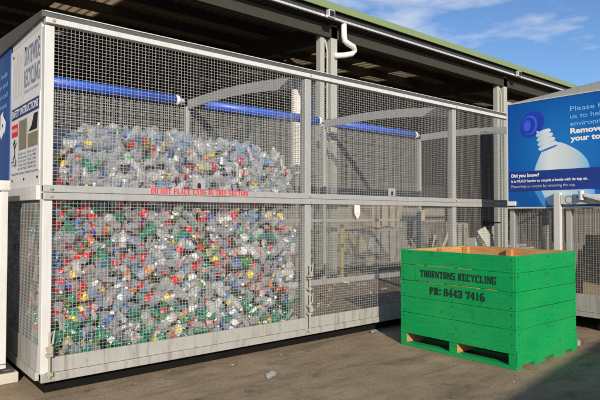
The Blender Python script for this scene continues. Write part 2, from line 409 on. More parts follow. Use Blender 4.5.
# ------------------------------------------------------------------ camera, light, world
cam = bpy.data.cameras.new('camera'); co = bpy.data.objects.new('camera', cam); COL.objects.link(co)
FPX, PITCH, ROLL, YAW = 555.1, .0253, .0021, .6971
CAM = Vector((-1.3926, -5.1777, 1.6))
Fv = Vector((math.sin(YAW)*math.cos(PITCH), math.cos(YAW)*math.cos(PITCH), math.sin(PITCH)))
Rv = Vector((math.cos(YAW), -math.sin(YAW), 0)); Uv = Rv.cross(Fv)
R2 = Rv*math.cos(ROLL)+Uv*math.sin(ROLL); U2 = -Rv*math.sin(ROLL)+Uv*math.cos(ROLL)
m = Matrix((R2, U2, -Fv)).transposed().to_4x4(); m.translation = CAM; co.matrix_world = m
cam.sensor_width = 36; cam.lens = 36*FPX/600; cam.clip_start = .05; cam.clip_end = 3000
scene.camera = co

sd = Vector((.36, .70, -.31)).normalized()
sun = bpy.data.lights.new('sun', 'SUN'); so = bpy.data.objects.new('sun', sun); COL.objects.link(so)
so.rotation_euler = sd.to_track_quat('-Z', 'Y').to_euler(); so.location = (-8, -15, 12)
sun.energy = 5.0; sun.angle = math.radians(.53); sun.color = (1, .90, .765)
w = bpy.data.worlds.new('World'); scene.world = w; w.use_nodes = True
nt = w.node_tree; nt.nodes.clear()
sky = nt.nodes.new('ShaderNodeTexSky'); sky.sky_type = 'NISHITA'; sky.sun_disc = False
sky.sun_elevation = math.asin(-sd.z); sky.sun_rotation = math.atan2(-sd.x, -sd.y)
sky.air_density = 1.0; sky.dust_density = .15; sky.ozone_density = 3.0
bg = nt.nodes.new('ShaderNodeBackground'); bg.inputs['Strength'].default_value = .122
wo = nt.nodes.new('ShaderNodeOutputWorld')
tc = nt.nodes.new('ShaderNodeTexCoord'); mpn = nt.nodes.new('ShaderNodeMapping'); mpn.inputs['Scale'].default_value = (1, 1, 3.6)
mpn.inputs['Rotation'].default_value = (0, .12, .3); mpn.inputs['Location'].default_value = (.35, .1, .2)
ns = nt.nodes.new('ShaderNodeTexNoise'); ns.inputs['Scale'].default_value = 4.6; ns.inputs['Detail'].default_value = 8; ns.inputs['Roughness'].default_value = .58
rp = nt.nodes.new('ShaderNodeValToRGB'); rp.color_ramp.elements[0].position = .50; rp.color_ramp.elements[1].position = .68
rp.color_ramp.elements[1].color = (.65, .65, .65, 1)
mx = nt.nodes.new('ShaderNodeMix'); mx.data_type = 'RGBA'; mx.inputs[7].default_value = (6.6, 6.8, 7.2, 1)
L = nt.links.new
L(tc.outputs['Generated'], mpn.inputs['Vector']); L(mpn.outputs[0], ns.inputs['Vector']); L(ns.outputs['Fac'], rp.inputs[0])
tint = nt.nodes.new('ShaderNodeMix'); tint.data_type = 'RGBA'; tint.blend_type = 'MULTIPLY'; tint.inputs[0].default_value = 1; tint.inputs[7].default_value = (.84, .98, 1.16, 1)
L(sky.outputs[0], tint.inputs[6]); L(rp.outputs[0], mx.inputs[0]); L(tint.outputs[2], mx.inputs[6]); L(mx.outputs[2], bg.inputs['Color']); L(bg.outputs[0], wo.inputs['Surface'])
scene.view_settings.view_transform = 'Standard'; scene.view_settings.look = 'None'
scene.view_settings.exposure = 0; scene.view_settings.gamma = 1
scene.cycles.max_bounces = 8; scene.cycles.transparent_max_bounces = 16; scene.cycles.use_denoising = True
scene.cycles.sample_clamp_indirect = 4

# ------------------------------------------------------------------ ground
b = MB(); b.add([(-400,-400,0),(500,-400,0),(500,500,0),(-400,500,0)], [(0,1,2,3)])
struct(b.build('ground', M['ground']))

# ------------------------------------------------------------------ bottle cage
S = 3.07; G = .125; H = 3.35; D = 3.13; XE = 9.21
cage = thing('bottle_cage', 'long white framed wire mesh cage, its left end bay heaped with plastic bottles', 'cage', (0,0,0))
# corner and intermediate posts (front)
for i, x in enumerate((0, S, 2*S, 3*S)):
    x0 = x if i == 0 else x-.05
    b = MB(); b.box(x0, x0+(.082 if i == 0 else .10), -.004, .09, G+.003, 3.27)
    b.build('post', M['frame'] if i else M['frame_white'], cage, bevel=.004)
    b = MB(); b.box(x0+.01, x0+.075, D-.09, D, G+.003, 3.38); b.build('post', M['frame'], cage, bevel=.004)
    # rafter, gently arched
    pts = [(x0+.05, .05+(D-.15)*k/8, 3.24+.17*k/8+.07*math.sin(PI*k/8)) for k in range(9)]
    b = MB()
    for p, q in zip(pts, pts[1:]): b.bar(p, q, .03, .145)
    b.build('rafter', M['frame'], cage)
b = MB(); b.box(0, XE, -.035, .045, 3.284, 3.335); b.build('top_rail', M['frame_white'], cage, bevel=.006)
b = MB(); b.box(-.006, XE, -.018, -.012, 3.337, 3.388); b.hexa([(0,-.012,3.383),(XE,-.012,3.383),(XE,.22,3.402),(0,.22,3.402),(0,-.012,3.388),(XE,-.012,3.388),(XE,.22,3.407),(0,.22,3.407)])
b.build('roof_flashing', M['flash'], cage)
b = MB(); b.box(-.008, XE, -.026, -.018, 3.383, 3.391); b.build('flashing_lip', M['frame_white'], cage)
b = MB(); b.hexa([(-.03,-.02,3.337),(-.005,-.02,3.337),(-.005,D,3.337),(-.03,D,3.337),(-.03,-.02,3.392),(-.005,-.02,3.392),(-.005,D,3.392+.083*D),(-.03,D,3.392+.083*D)])
b.build('end_fascia', M['flash'], cage)
b = MB(); b.box(.0, XE, -.03, .04, 1.722, 1.785); b.box(.0, XE, -.022, .04, 1.789, 1.853)
b.build('middle_rail', M['frame'], cage, bevel=.005)
b = MB(); b.box(0, XE, -.028, .05, G, .20); b.build('bottom_rail', M['kick'], cage, bevel=.005)
for k in range(3):
    x0 = k*S+(.082 if k == 0 else .05); x1 = (k+1)*S-.05
    b = MB(); b.box(x0, x1, -.012, .012, .204, .335+.0*k); b.build('kick_plate', M['kick'], cage)
    b = MB(); wire_panel(b, 'x', .0, x0, x1, .335, 1.722, seed=10+k, bulge=(.014 if k == 0 else .008)); b.build('mesh_panel', M['wire'], cage)
    b = MB(); wire_panel(b, 'x', .0, x0, x1, 1.853, 3.272, seed=20+k, bulge=.006); b.build('mesh_panel', M['wire'], cage)
    # rear mesh panels with rails
    b = MB(); wire_panel(b, 'x', D-.05, x0, x1, .3, 3.36, pa=.036, pz=.036, r=.0026, seed=30+k); b.build('rear_mesh_panel', M['wire'], cage)
    b = MB(); b.box(x0, x1, D-.08, D-.02, 1.44, 1.50); b.box(x0, x1, D-.08, D-.02, G+.05, .3); b.build('rear_rail', M['frame'], cage)
    cx = k*S+S/2
    if k < 2:
        b = MB(); b.box(cx-.075, cx+.075, -.03, -.018, 1.856, 1.965); o = b.build('latch_plate', M['frame'], cage, bevel=.003)
        b = MB(); b.box(cx-.02, cx+.02, -.034, -.031, 1.868, 1.905); b.tube([(cx, -.031, 1.905), (cx, -.035, 1.905)], .02, 12); b.build('keyhole', M['black'], o)
# blue tubes with white end sleeves
for x0, x1 in ((.10, 2.86), (3.42, 6.0), (6.3, 9.05)):
    b = MB(); b.tube([(x0, D-.02, 3.47), (x1, D-.02, 3.47)], .082, 16); o = b.build('blue_tube', M['blue_tube'], cage, smooth=True)
    b = MB(); b.tube([(x1+.002, D-.02, 3.47), (x1+.06, D-.02, 3.47), (x1+.075, D-.02, 3.47), (x1+.16, D-.02, 3.465)], [.084, .084, .045, .045], 14); b.build('end_sleeve', M['white_plastic'], o, smooth=True)
# end face (x = 0)
b = MB(); b.box(-.004, .02, 1.14, 1.20, 1.86, 3.33); b.box(-.004, .03, .0905, D-.095, 3.272, 3.334); b.build('end_frame', M['frame_white'], cage)
b = MB(); b.box(-.003, .012, .0905, 1.135, 1.856, 3.27); o = b.build('end_panel', M['panel'], cage)
for y in (.16, .62, 1.08):
    for z in (3.2, 2.62, 1.93):
        b = MB(); b.tube([(-.003,y,z),(-.010,y,z)], .012, 8); b.build('rivet', M['shade_dark_steel'], o)
b = MB(); b.box(-.028, .03, .0905, D-.095, 1.722, 1.853); b.build('end_middle_rail', M['frame_white'], cage, bevel=.005)
b = MB(); b.box(-.006, .014, .0905, D-.095, .204, .43); b.box(-.02, .03, .0905, D-.095, G, .20); b.build('end_kick_plate', M['kick'], cage)
b = MB(); wire_panel(b, 'y', .004, .095, D-.1, .43, 1.722, seed=5, bulge=.005); b.build('end_mesh_panel', M['wire'], cage)
b = MB(); b.bar((.045, .12, 1.66), (.045, .90, .48), .02, .05, (1,0,0)); b.build('diagonal_brace', M['shade_dark_steel'], cage)
b = MB(); b.box(.02, XE, .05, D-.02, .15, .2); b.build('cage_floor', M['floor'], cage)
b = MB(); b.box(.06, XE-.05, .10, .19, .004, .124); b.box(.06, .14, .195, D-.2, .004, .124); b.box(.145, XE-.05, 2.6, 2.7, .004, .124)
b.build('shade_dark_beam', M['shade_dark_steel'], cage)  # added near-black beam, stands for the shade in the gap below the cage
b = MB(); wire_panel(b, 'y', S, .1, D-.1, .21, 2.9, pa=.05, pz=.05, seed=55); b.build('divider_mesh', M['wire'], cage)
for x in (.05, S, 2*S, 3*S-.05):
    for z in (1.755, 1.822, .165, 3.31):
        b = MB(); b.tube([(x+.015, -.028, z), (x+.015, -.044, z)], .013, 6); b.build('bolt', M['rod'], cage)
for x in (S, 2*S):
    for z0 in (1.853, 1.722, .335):
        b = MB()
        for k in range(9): b.tube([(x-.04+k*.01, -.006, z0), (x-.036+k*.01, -.012, z0+.003)], .006, 5)
        b.build('weld_bead', M['kick'], cage)
# drop bolts
def drop_bolt(x, z0, z1):
    b = MB(); b.tube([(x, -.052, z0), (x, -.052, z1)], .011, 8); b.tube([(x, -.052, z1-.03), (x+.035, -.07, z1+.02), (x+.02, -.075, z1-.09), (x, -.055, z1-.12)], .009, 6)
    for z in (z0+.03, (z0+z1)/2, z1-.14): b.box(x-.028, x+.028, -.068, -.029, z-.014, z+.014)
    b.box(x-.022, x+.022, -.085, -.06, (z0+z1)/2+.02, (z0+z1)/2+.08)
    return b.build('drop_bolt', M['rod'], cage)
drop_bolt(.06, .17, .56); drop_bolt(S-.01, .16, .62); drop_bolt(S-.01, .66, .98)
b = MB(); b.box(3.84, 3.94, -.055, -.03, 1.60, 1.72); b.add([(3.84,-.05,1.60),(3.94,-.05,1.60),(3.90,-.05,1.54),(3.88,-.05,1.54)], [(0,3,2,1)]); b.build('padlock_pouch', M['cream'], cage, bevel=.01)
b = MB(); b.box(6.93, 7.03, -.06, -.02, 1.42, 1.50); b.tube([(7.0,-.05,1.46),(7.4,-.05,1.46)], .012, 8); b.build('black_rod', M['black'], cage)  # black block with a thin black rod
# red warning line
slab_words('warning_word', 'DO NOT PLACE CANS IN THIS SECTION', (1.0, -.0225, 1.801), width=1.16, height=.056, mat=M['red_print'], parent=cage, **FY)

# end sign: wordmark, safety sheet
sg = MB(); sg.box(-.010, -.0035, .075+.02, 1.12, 1.99, 2.70)
sheet = sg.build('safety_sheet', M['panel'], cage)
X0 = -.0105
b = MB(); flat(b, (X0, 1.11, 2.545), EX, [(0,0),(1.0,0),(1.0,.115),(0,.115)], .0012); b.build('banner', M['navy_print'], sheet)
b = MB(); text_mb(b, 'SAFETY INSTRUCTIONS', (X0, 1.08, 2.57), width=.95, height=.068, bold=.02, **EX); b.build('banner_lettering', M['white_print'], sheet)
b = MB(); flat(b, (X0, 1.10, 2.37), EX, [(0,0),(.25,0),(.25,.125),(0,.125)], .0012); b.build('red_patch', M['red_print'], sheet)
b = MB(); text_mb(b, 'WARNING', (X0, 1.08, 2.42), width=.21, height=.035, bold=.01, **EX); b.build('red_patch_lettering', M['white_print'], sheet)
# tumbling figure pictogram
b = MB()
def stick(pts, r):
    for (ax, ay), (bx_, by_) in zip(pts, pts[1:]):
        dx, dy = bx_-ax, by_-ay; l_ = math.hypot(dx, dy); nx, ny = -dy/l_*r, dx/l_*r
        flat(b, (X0, 1.06, 2.12), EX, [(ax+nx, ay+ny), (ax-nx, ay-ny), (bx_-nx, by_-ny), (bx_+nx, by_+ny)], .0012+.0001*len(b.f))
stick([(.02,.20),(.09,.13),(.16,.19)], .012); stick([(.09,.15),(.10,.06)], .018); stick([(.10,.07),(.03,.02)], .012); stick([(.10,.07),(.14,-.03),(.10,-.05)], .012)
flat(b, (X0, 1.06, 2.12), EX, [(.09+.026*math.cos(a*PI/5), .20+.028*math.sin(a*PI/5)) for a in range(10)], .0025)
b.build('pictogram', M['black'], sheet)
b = MB()
flat(b, (X0, .80, 2.22), EX, [(0,0),(.28,0),(.28,.29),(0,.29)], .0012)
flat(b, (X0, .47, 2.22), EX, [(0,0),(.33,0),(.33,.13),(0,.13)], .0012)
b.build('photo_prints', M['mud_print'], sheet)
b = MB(); flat(b, (X0, .47, 2.37), EX, [(.02,0),(.30,.0),(.33,.15),(.2,.15),(.12,.05)], .0012); b.build('hand_print', M['black'], sheet)
b = MB()
for cx0, words in ((1.09, ('MIND', 'YOUR', 'STEP')), (.80, ('KEEP ALL', 'DOORS AND', 'GATES SHUT', 'WHILE CAGE', 'IS LIFTED')), (.47, ('WEAR GLOVES', 'AT ALL TIMES', 'TAKE CARE', 'NEAR MOVING', 'VEHICLES'))):
    for i, s_ in enumerate(words[:2] if cx0 > 1 else words):
        text_mb(b, s_, (X0, cx0, 2.17-i*.036-(.06 if cx0 > 1 else 0)), width=(.22 if cx0 > 1 else .29), height=.022, bold=.01, **EX)
b.build('small_print', M['grey_print'], sheet)
b = MB()
for y in (.82, .49): flat(b, (X0, y, 2.0), EX, [(0,0),(.005,0),(.005,.53),(0,.53)], .0012)
flat(b, (X0, 1.115, 1.995), EX, [(0,0),(1.0,0),(1.0,.006),(0,.006)], .0012)
b.build('divider_lines', M['grey_print'], sheet)
b = MB()
text_mb(b, 'STATEWIDE', (-.003, .66, 3.03), width=.53, height=.17, bold=.015, **EX)
text_mb(b, 'RECYCLING', (-.003, .66, 2.82), width=.53, height=.17, bold=.015, **EX)
text_mb(b, 'Bottle and can depots', (-.003, .64, 2.76), width=.48, height=.03, **EX)
b.build('wordmark', M['grey_print'], cage)
b = MB()   # pale outline emblem: three bottle outlines
for i, (ox, hh) in enumerate(((0,.34),(.12,.44),(.24,.38))):
    out = [(0,0),(.085,0),(.085,hh*.6),(.06,hh*.78),(.06,hh),(.025,hh),(.025,hh*.78),(0,hh*.6)]
    for (ax, ay), (bx_, by_) in zip(out, out[1:]+out[:1]):
        dx, dy = bx_-ax, by_-ay; l_ = math.hypot(dx, dy); nx, ny = -dy/l_*.0035, dx/l_*.0035
        flat(b, (-.003, 1.09-ox, 2.78), EX, [(ax+nx,ay+ny),(ax-nx,ay-ny),(bx_-nx,by_-ny),(bx_+nx,by_+ny)], .0012+.00005*len(b.f))
b.build('emblem', M['pale_print'], cage)
# blue poster further along the end
b = MB(); b.add([(-.014,1.205,1.95),(-.014,2.9,1.95),(-.014,2.9,3.34),(-.014,1.205,3.34),(.0,1.205,1.95),(.0,2.9,1.95),(.0,2.9,3.34),(.0,1.205,3.34)],
                [(0,1,2,3),(7,6,5,4),(0,4,5,1),(1,5,6,2),(2,6,7,3),(3,7,4,0)])
o = MB().box(.0005, .012, 1.205, D-.1, 1.86, 3.27).build('end_panel', M['panel'], cage)
post = b.build('blue_poster', M['sign_blue'], cage)
for i, s_ in enumerate(('Help us help', 'the planet and', 'your local', 'environment')):
    b = MB(); text_mb(b, s_, (-.0145, 2.15, 3.06-i*.11), width=.86, height=.055, **EX); b.build('poster_text_line', M['light_blue_print'], post)
b = MB()
for k in range(3):   # three chasing arrows
    a = k*2*PI/3+.5
    c_, s_ = math.cos(a), math.sin(a)
    pts = [(-.12,-.10),(.05,-.10),(.05,-.15),(.14,-.06),(.05,.03),(.05,-.02),(-.08,-.02)]
    flat(b, (-.0145, 1.50, 2.55), EX, [(x*c_-y*s_, x*s_+y*c_) for x, y in pts], .0012+.0004*k)
b.build('poster_emblem', M['white_print'], post)

# ------------------------------------------------------------------ right-hand cage with the big sign (faces -X)
FX = 6.6; Y1 = -.68; Y2 = -4.75; G2 = .19
c2 = thing('sign_cage', 'second mesh cage at right behind the green crate, carrying a big blue bottle sign', 'cage', (FX, Y1, 0))
for y in (Y1-.07, Y1-.93, Y1-2.4, Y2):
    b = MB(); b.box(FX+.0, FX+.08, y, y+.07, G2, 3.26); b.build('post', M['frame'], c2, bevel=.004)
b = MB(); b.hexa([(FX-.02,Y2,3.29),(FX+.01,Y2,3.29),(FX+.01,Y1,3.29),(FX-.02,Y1,3.29),(FX-.02,Y2,3.31+.085*(Y1-Y2)),(FX+.01,Y2,3.31+.085*(Y1-Y2)),(FX+.01,Y1,3.31),(FX-.02,Y1,3.31)])
b.build('end_fascia', mat_metal('grey_fascia', (.36,.36,.34), .5, .1, .2), c2)
b = MB(); b.hexa([(FX+.012,Y2,3.30+.085*(Y1-Y2)),(FX+3.05,Y2,3.30+.085*(Y1-Y2)),(FX+3.05,Y1,3.30),(FX+.012,Y1,3.30),(FX+.012,Y2,3.32+.085*(Y1-Y2)),(FX+3.05,Y2,3.32+.085*(Y1-Y2)),(FX+3.05,Y1,3.32),(FX+.012,Y1,3.32)])
b.build('roof_sheet', M['flash'], c2)
b = MB(); b.box(FX+.005, FX+3.05, Y1-.06, Y1-.0, 3.22, 3.285); b.box(FX+.085, FX+3.05, Y1-.06, Y1-.0, 1.72, 1.85); b.box(FX+.085, FX+3.05, Y1-.06, Y1-.0, G2, .5); b.build('front_rail', M['frame'], c2, bevel=.004)
b = MB(); wire_panel(b, 'x', Y1-.03, FX+.09, FX+3.0, .5, 3.22, pa=.045, pz=.045, seed=70); b.build('mesh_panel', M['wire'], c2)
for (a, c_, s_) in ((Y1-.86, Y1-.075, 71), (Y1-2.33, Y1-.935, 72), (Y2+.075, Y1-2.405, 73)):
    b = MB(); wire_panel(b, 'y', FX+.02, a, c_, .50, 1.70, seed=s_, bulge=.004); b.build('mesh_panel', M['wire'], c2)
b = MB(); b.box(FX-.008, FX-.001, Y2, Y1-.075, G2+.07, .5); b.box(FX-.025, FX-.001, Y2, Y1, G2, G2+.065); b.build('kick_plate', M['kick'], c2)
b = MB(); b.box(FX+.1, FX+2.95, Y2+.05, Y1-.1, G2+.02, G2+.06); b.build('cage_floor', M['floor'], c2)
b = MB(); b.box(FX+2.97, FX+3.03, Y2, Y1-.07, G2, 3.2); b.build('far_wall', M['grey_wall'], c2)
b = MB()
for y in (Y1-.5, Y1-1.3, Y1-2.2, Y1-3.4): b.box(FX+.10, FX+2.9, y-.07, y+.07, .003, G2-.002)
b.build('shade_dark_beam', M['shade_dark_steel'], c2)
b = MB(); b.box(FX-.045, FX-.026, Y2, Y1-.005, 1.715, 3.285); sign = b.build('blue_sign', M['sign_blue'], c2)
b = MB(); b.box(FX-.052, FX-.024, Y2, Y1-.0, 1.69, 1.713); b.box(FX-.052, FX-.024, Y1-.004, Y1+.012, 1.713, 3.29); b.box(FX-.052, FX-.024, Y2, Y1-.006, 3.287, 3.30); b.build('sign_edging', M['frame_white'], c2)
PX = FX-.0455
def sp(pts, off, mi=0, mbx=None): flat(mbx, (PX, 0, 0), EX, [(-y, z) for y, z in pts], off, mi)
def smooth_poly(ctrl, n=6):
    out = []; N_ = len(ctrl)
    for i in range(N_):
        p0, p1, p2, p3 = (Vector(ctrl[(i+k-1) % N_]) for k in range(4))
        for k in range(n):
            t = k/n
            out.append(tuple(.5*((2*p1)+(p2-p0)*t+(2*p0-5*p1+4*p2-p3)*t*t+(3*p1-p0-3*p2+p3)*t**3)))
    return out
# printed bottle body
b = MB(); sp(smooth_poly([(-1.245,2.56),(-1.36,2.62),(-1.49,2.635),(-1.66,2.55),(-1.80,2.44),(-1.885,2.30),(-1.90,2.12),(-1.93,2.00),(-1.96,1.90),(-1.90,1.76),(-1.72,1.73),(-1.40,1.73),(-1.30,1.76),(-1.22,1.93),(-1.14,2.12),(-1.11,2.25),(-1.15,2.38)]), .0010, 0, b)
b.build('bottle_picture', M['bottle_print'], sign)
def rot_ell(cy, cz, ry, rz, a, n=28): return [(cy+ry*math.cos(t)*math.cos(a)-rz*math.sin(t)*math.sin(a), cz+ry*math.cos(t)*math.sin(a)+rz*math.sin(t)*math.cos(a)) for t in [2*PI*k/n for k in range(n)]]
b = MB(); bs = MB()
ax = Vector((-.36, -.93)).normalized()  # neck axis pointing down into the body (y, z)
for i, (ry, kk) in enumerate(((.118,0),(.13,.07),(.138,.14),(.15,.21))):
    c_ = Vector((-1.245, 2.80)) + Vector((-.32, -1)).normalized()*kk
    sp(rot_ell(c_.x, c_.y, ry, .043, -.30), .0020+.0008*i, 0, b)
    sp(rot_ell(c_.x-.010, c_.y-.040, ry*.97, .015, -.30), .0024+.0008*i, 0, bs)
sp([(-1.14,2.84),(-1.35,2.77),(-1.46,2.60),(-1.19,2.56)], .0013, 0, b)
b.build('neck_ring_picture', M['bottle_print'], sign); bs.build('neck_shade_picture', M['bottle_print_shade'], sign)
b = MB(); sp(rot_ell(-1.07, 2.945, .205, .175, -.9), .0012, 0, b); o = b.build('cap_picture', M['cap_blue'], sign)
b = MB(); sp(rot_ell(-1.035, 2.935, .12, .145, .12), .0020, 0, b); o2 = b.build('cap_ring_picture', M['cap_blue_light'], sign)
b = MB(); sp(rot_ell(-1.02, 2.93, .10, .125, .12), .0026, 0, b); b.build('cap_face_picture', M['cap_blue'], sign)
b = MB(); sp(rot_ell(-1.0, 2.93, .055, .085, .12), .0032, 0, b); b.build('cap_highlight_picture', M['cap_blue_light'], sign)
b = MB(); sp([(-.70,1.955),(Y2+.02,1.955),(Y2+.02,2.25),(-.70,2.25)], .0055, 0, b); b.build('dark_band', M['sign_dark_blue'], sign)
b = MB(); sp([(-1.10,1.95),(-1.21,1.95),(-1.32,1.72),(-1.23,1.72)], .0012, 0, b); b.build('lower_glow', M['sign_mid_blue'], sign)
for i, (s_, wd) in enumerate((('Please help', .60), ('us to help the', .66), ('environment', .60))):
    b = MB(); text_mb(b, s_, (PX, -1.635, 3.062-i*.106), width=wd, height=.066, bold=.006, **EX); b.build('sign_text_line', M['light_blue_print'], sign)
b = MB()
for i, (s_, wd) in enumerate((('Remove', .44), ('your top!', .50))):
    text_mb(b, s_, (PX, -1.635, 2.745-i*.106), width=wd, height=.073, bold=.045, **EX)
b.build('sign_bold_lettering', M['white_print'], sign); b = MB()
text_mb(b, 'Did you know?', (PX, -.74, 2.165), width=.44, height=.048, bold=.045, off=.007, **EX)
b.build('sign_question_lettering', M['white_print'], sign); b = MB()
text_mb(b, 'It is MUCH harder to recycle a bottle with its top on.', (PX, -.74, 2.085), width=1.13, height=.038, bold=.028, off=.007, **EX)
b.build('sign_answer_lettering', M['white_print'], sign)
b = MB(); text_mb(b, 'Please help us recycle by removing the top.', (PX, -.74, 2.005), width=.96, height=.04, off=.007, **EX); b.build('sign_fine_lettering', M['pale_print'], sign)
# hinged strut and latch box in front of the sign foot
b = MB(); b.box(FX-.13, FX-.055, -1.515, -1.425, .26, 1.915); b.build('door_strut', M['frame_white'], c2, bevel=.004)
b = MB(); b.box(FX-.115, FX-.056, -2.75, -1.52, 1.745, 1.88); lb = b.build('latch_box', M['frame_white'], c2, bevel=.006)
b = MB()
for k in range(24):
    a = 2*PI*k/24; a2 = 2*PI*(k+1)/24
    flat(b, (FX-.116, -1.64, 1.812), EX, [(.045*math.cos(a),.045*math.sin(a)),(.057*math.cos(a),.057*math.sin(a)),(.057*math.cos(a2),.057*math.sin(a2)),(.045*math.cos(a2),.045*math.sin(a2))], .002)
for i in range(2): flat(b, (FX-.116, -1.735-i*.04, 1.83), EX, [(0,0),(.02,0),(.02,.03),(0,.03)], .002)
b.build('stamped_emblem', M['grey_print'], lb)
b = MB(); b.bar((FX-.16,-1.86,1.87), (FX-.15,-2.12,1.79), .05, .045); b.tube([(FX-.15,-1.82,1.80),(FX-.15,-1.82,1.93)], .035, 10); b.build('latch_handle', M['frame_white'], lb, bevel=.006)
b = MB(); b.box(FX-.08, FX-.055, Y1-.14, Y1-.01, 1.735, 1.80); b.build('hinge_plate', M['white_plastic'], c2)
# flattened cardboard inside the second cage
b = MB()
rr = random.Random(3)
for i in range(14):
    y = -1.2-i*.19+rr.uniform(-.05,.05); x = FX+1.2+rr.uniform(0,1.0); h = rr.uniform(.6,1.25)
    b.bar((x, y, G2+.065), (x+rr.uniform(-.2,.2), y+rr.uniform(-.1,.1), G2+.065+h), .5+rr.random()*.3, .02, (1,rr.uniform(-.5,.5),0))
tag(b.build('cardboard_pile', M['tan'], origin=(FX+1.6,-2,.25)), 'flattened tan cardboard leaning inside the right-hand sign cage', 'cardboard')

# ------------------------------------------------------------------ green timber crate
BX0, BX1, BY0, BY1 = 3.985, 5.355, -2.215, -.70
crate = thing('timber_crate', 'green painted timber crate on pallet feet with black stencilled lettering', 'crate', (BX0,BY0,0))
Z = [.215, .405, .598, .795, .992, 1.17]
rr = random.Random(11)
def plank(b, P, L0, L1, a, c_, e):
    """one sawn board: P(length, depth 0..1, z) gives the point; the long edges wander by a few mm"""
    n = 14; lo = 0; up = 0; rows = []
    for i in range(n+1):
        lo = max(0, min(.003, lo+rr.uniform(-.001, .001))); up = max(0, min(.003, up+rr.uniform(-.001, .001)))
        l_ = L0+(L1-L0)*i/n; w = e+rr.uniform(-.0006, .0006)
        rows.append([P(l_, w, a+.001+lo), P(l_, 1, a+.001+lo), P(l_, 1, c_-.001-up), P(l_, w, c_-.001-up)])
    vs = [p for r_ in rows for p in r_]; fs = [(0,1,2,3), tuple(n*4+k for k in (3,2,1,0))]
    for i in range(n):
        for k in range(4):
            p = i*4+k; q = i*4+(k+1) % 4; fs.append((p, p+4, q+4, q))
    b.add(vs, fs)
def planks_x(x0, x1, y0, y1, low):
    b = MB(); out = x0 if x0 < 4.6 else x1; inn = x1 if x0 < 4.6 else x0
    zz = [low]+Z[1:]
    for a, c_ in zip(zz, zz[1:]):
        plank(b, lambda l_, d, z: ((out+d if d != 1 else inn), l_, z), y0, y1, a, c_, rr.uniform(-.0025, .0025))
    return b
def planks_y(x0, x1, y0, y1, low):
    b = MB(); out = y0 if y0 < -1.5 else y1; inn = y1 if y0 < -1.5 else y0
    zz = [low]+Z[1:]
    for a, c_ in zip(zz, zz[1:]):
        plank(b, lambda l_, d, z: (l_, (out+d if d != 1 else inn), z), x0, x1, a, c_, rr.uniform(-.0025, .0025))
    return b
fp = planks_x(BX0, BX0+.024, BY0+.0225, BY1-.0225, .172).build('front_panel', M['green_wood'], crate, bevel=.0035)
planks_x(BX1-.024, BX1, BY0+.0225, BY1-.0225, .172).build('back_panel', M['green_wood'], crate, bevel=.0035)
planks_y(BX0, BX1, BY0, BY0+.022, .165).build('side_panel', M['green_wood'], crate, bevel=.0035)
planks_y(BX0, BX1, BY1-.022, BY1, .165).build('side_panel', M['green_wood'], crate, bevel=.0035)
b = MB(); i0 = .026   # raw ply lining
b.box(BX0+i0, BX0+i0+.012, BY0+i0, BY1-i0, .17, 1.166); b.box(BX1-i0-.012, BX1-i0, BY0+i0, BY1-i0, .17, 1.166)
b.box(BX0+i0+.013, BX1-i0-.013, BY0+i0-.002, BY0+i0+.01, .17, 1.164); b.box(BX0+i0+.013, BX1-i0-.013, BY1-i0-.01, BY1-i0+.002, .17, 1.164)
for cx_, cy_ in ((BX0+.045,BY0+.045),(BX1-.115,BY0+.045),(BX0+.045,BY1-.115),(BX1-.115,BY1-.115),((BX0+BX1)/2,BY1-.115),(BX1-.115,(BY0+BY1)/2)):
    b.box(cx_, cx_+.07, cy_, cy_+.07, .18, 1.155)
b.build('lining', M['raw_wood'], crate, bevel=.002)
b = MB(); b.box(BX0+.03, BX1-.03, BY0+.03, BY1-.03, .155, .168); b.build('floor_board', M['raw_wood'], crate)
# pallet: bearers run along X, painted ends show on the front
for y0, y1 in ((BY0+.003, BY0+.085), (-1.505, -1.405), (BY1-.09, BY1-.003)):
    b = MB(); b.box(BX0+.004, BX1-.004, y0, y1, .042, .149); b.build('bearer', M['raw_wood'], crate)
    b = MB(); b.box(BX0-.002, BX0+.003, y0-.001, y1+.001, .042, .1685); b.build('bearer_end', M['green_wood'], crate)
b = MB(); b.box(BX0-.001, BX0+.11, BY0, BY1, .001, .040); b.build('bottom_board', M['green_wood'], crate, bevel=.003)
for x0, x1 in ((4.36, 4.60), (4.79, 5.06), (5.24, BX1)):
    b = MB(); b.box(x0, x1, BY0, BY1, .001, .040); b.build('bottom_board', M['green_wood'], crate, bevel=.003)
b = MB(); b.box(BX0, BX1, BY0-.012, BY0-.001, .045, .1985); b.build('skirt', M['green_wood'], crate, bevel=.003)
b = MB(); b.box(BX0-.008, BX0-.0025, BY0+.003, BY1-.003, .158, .207); b.build('front_cleat', M['green_wood'], crate, bevel=.002)
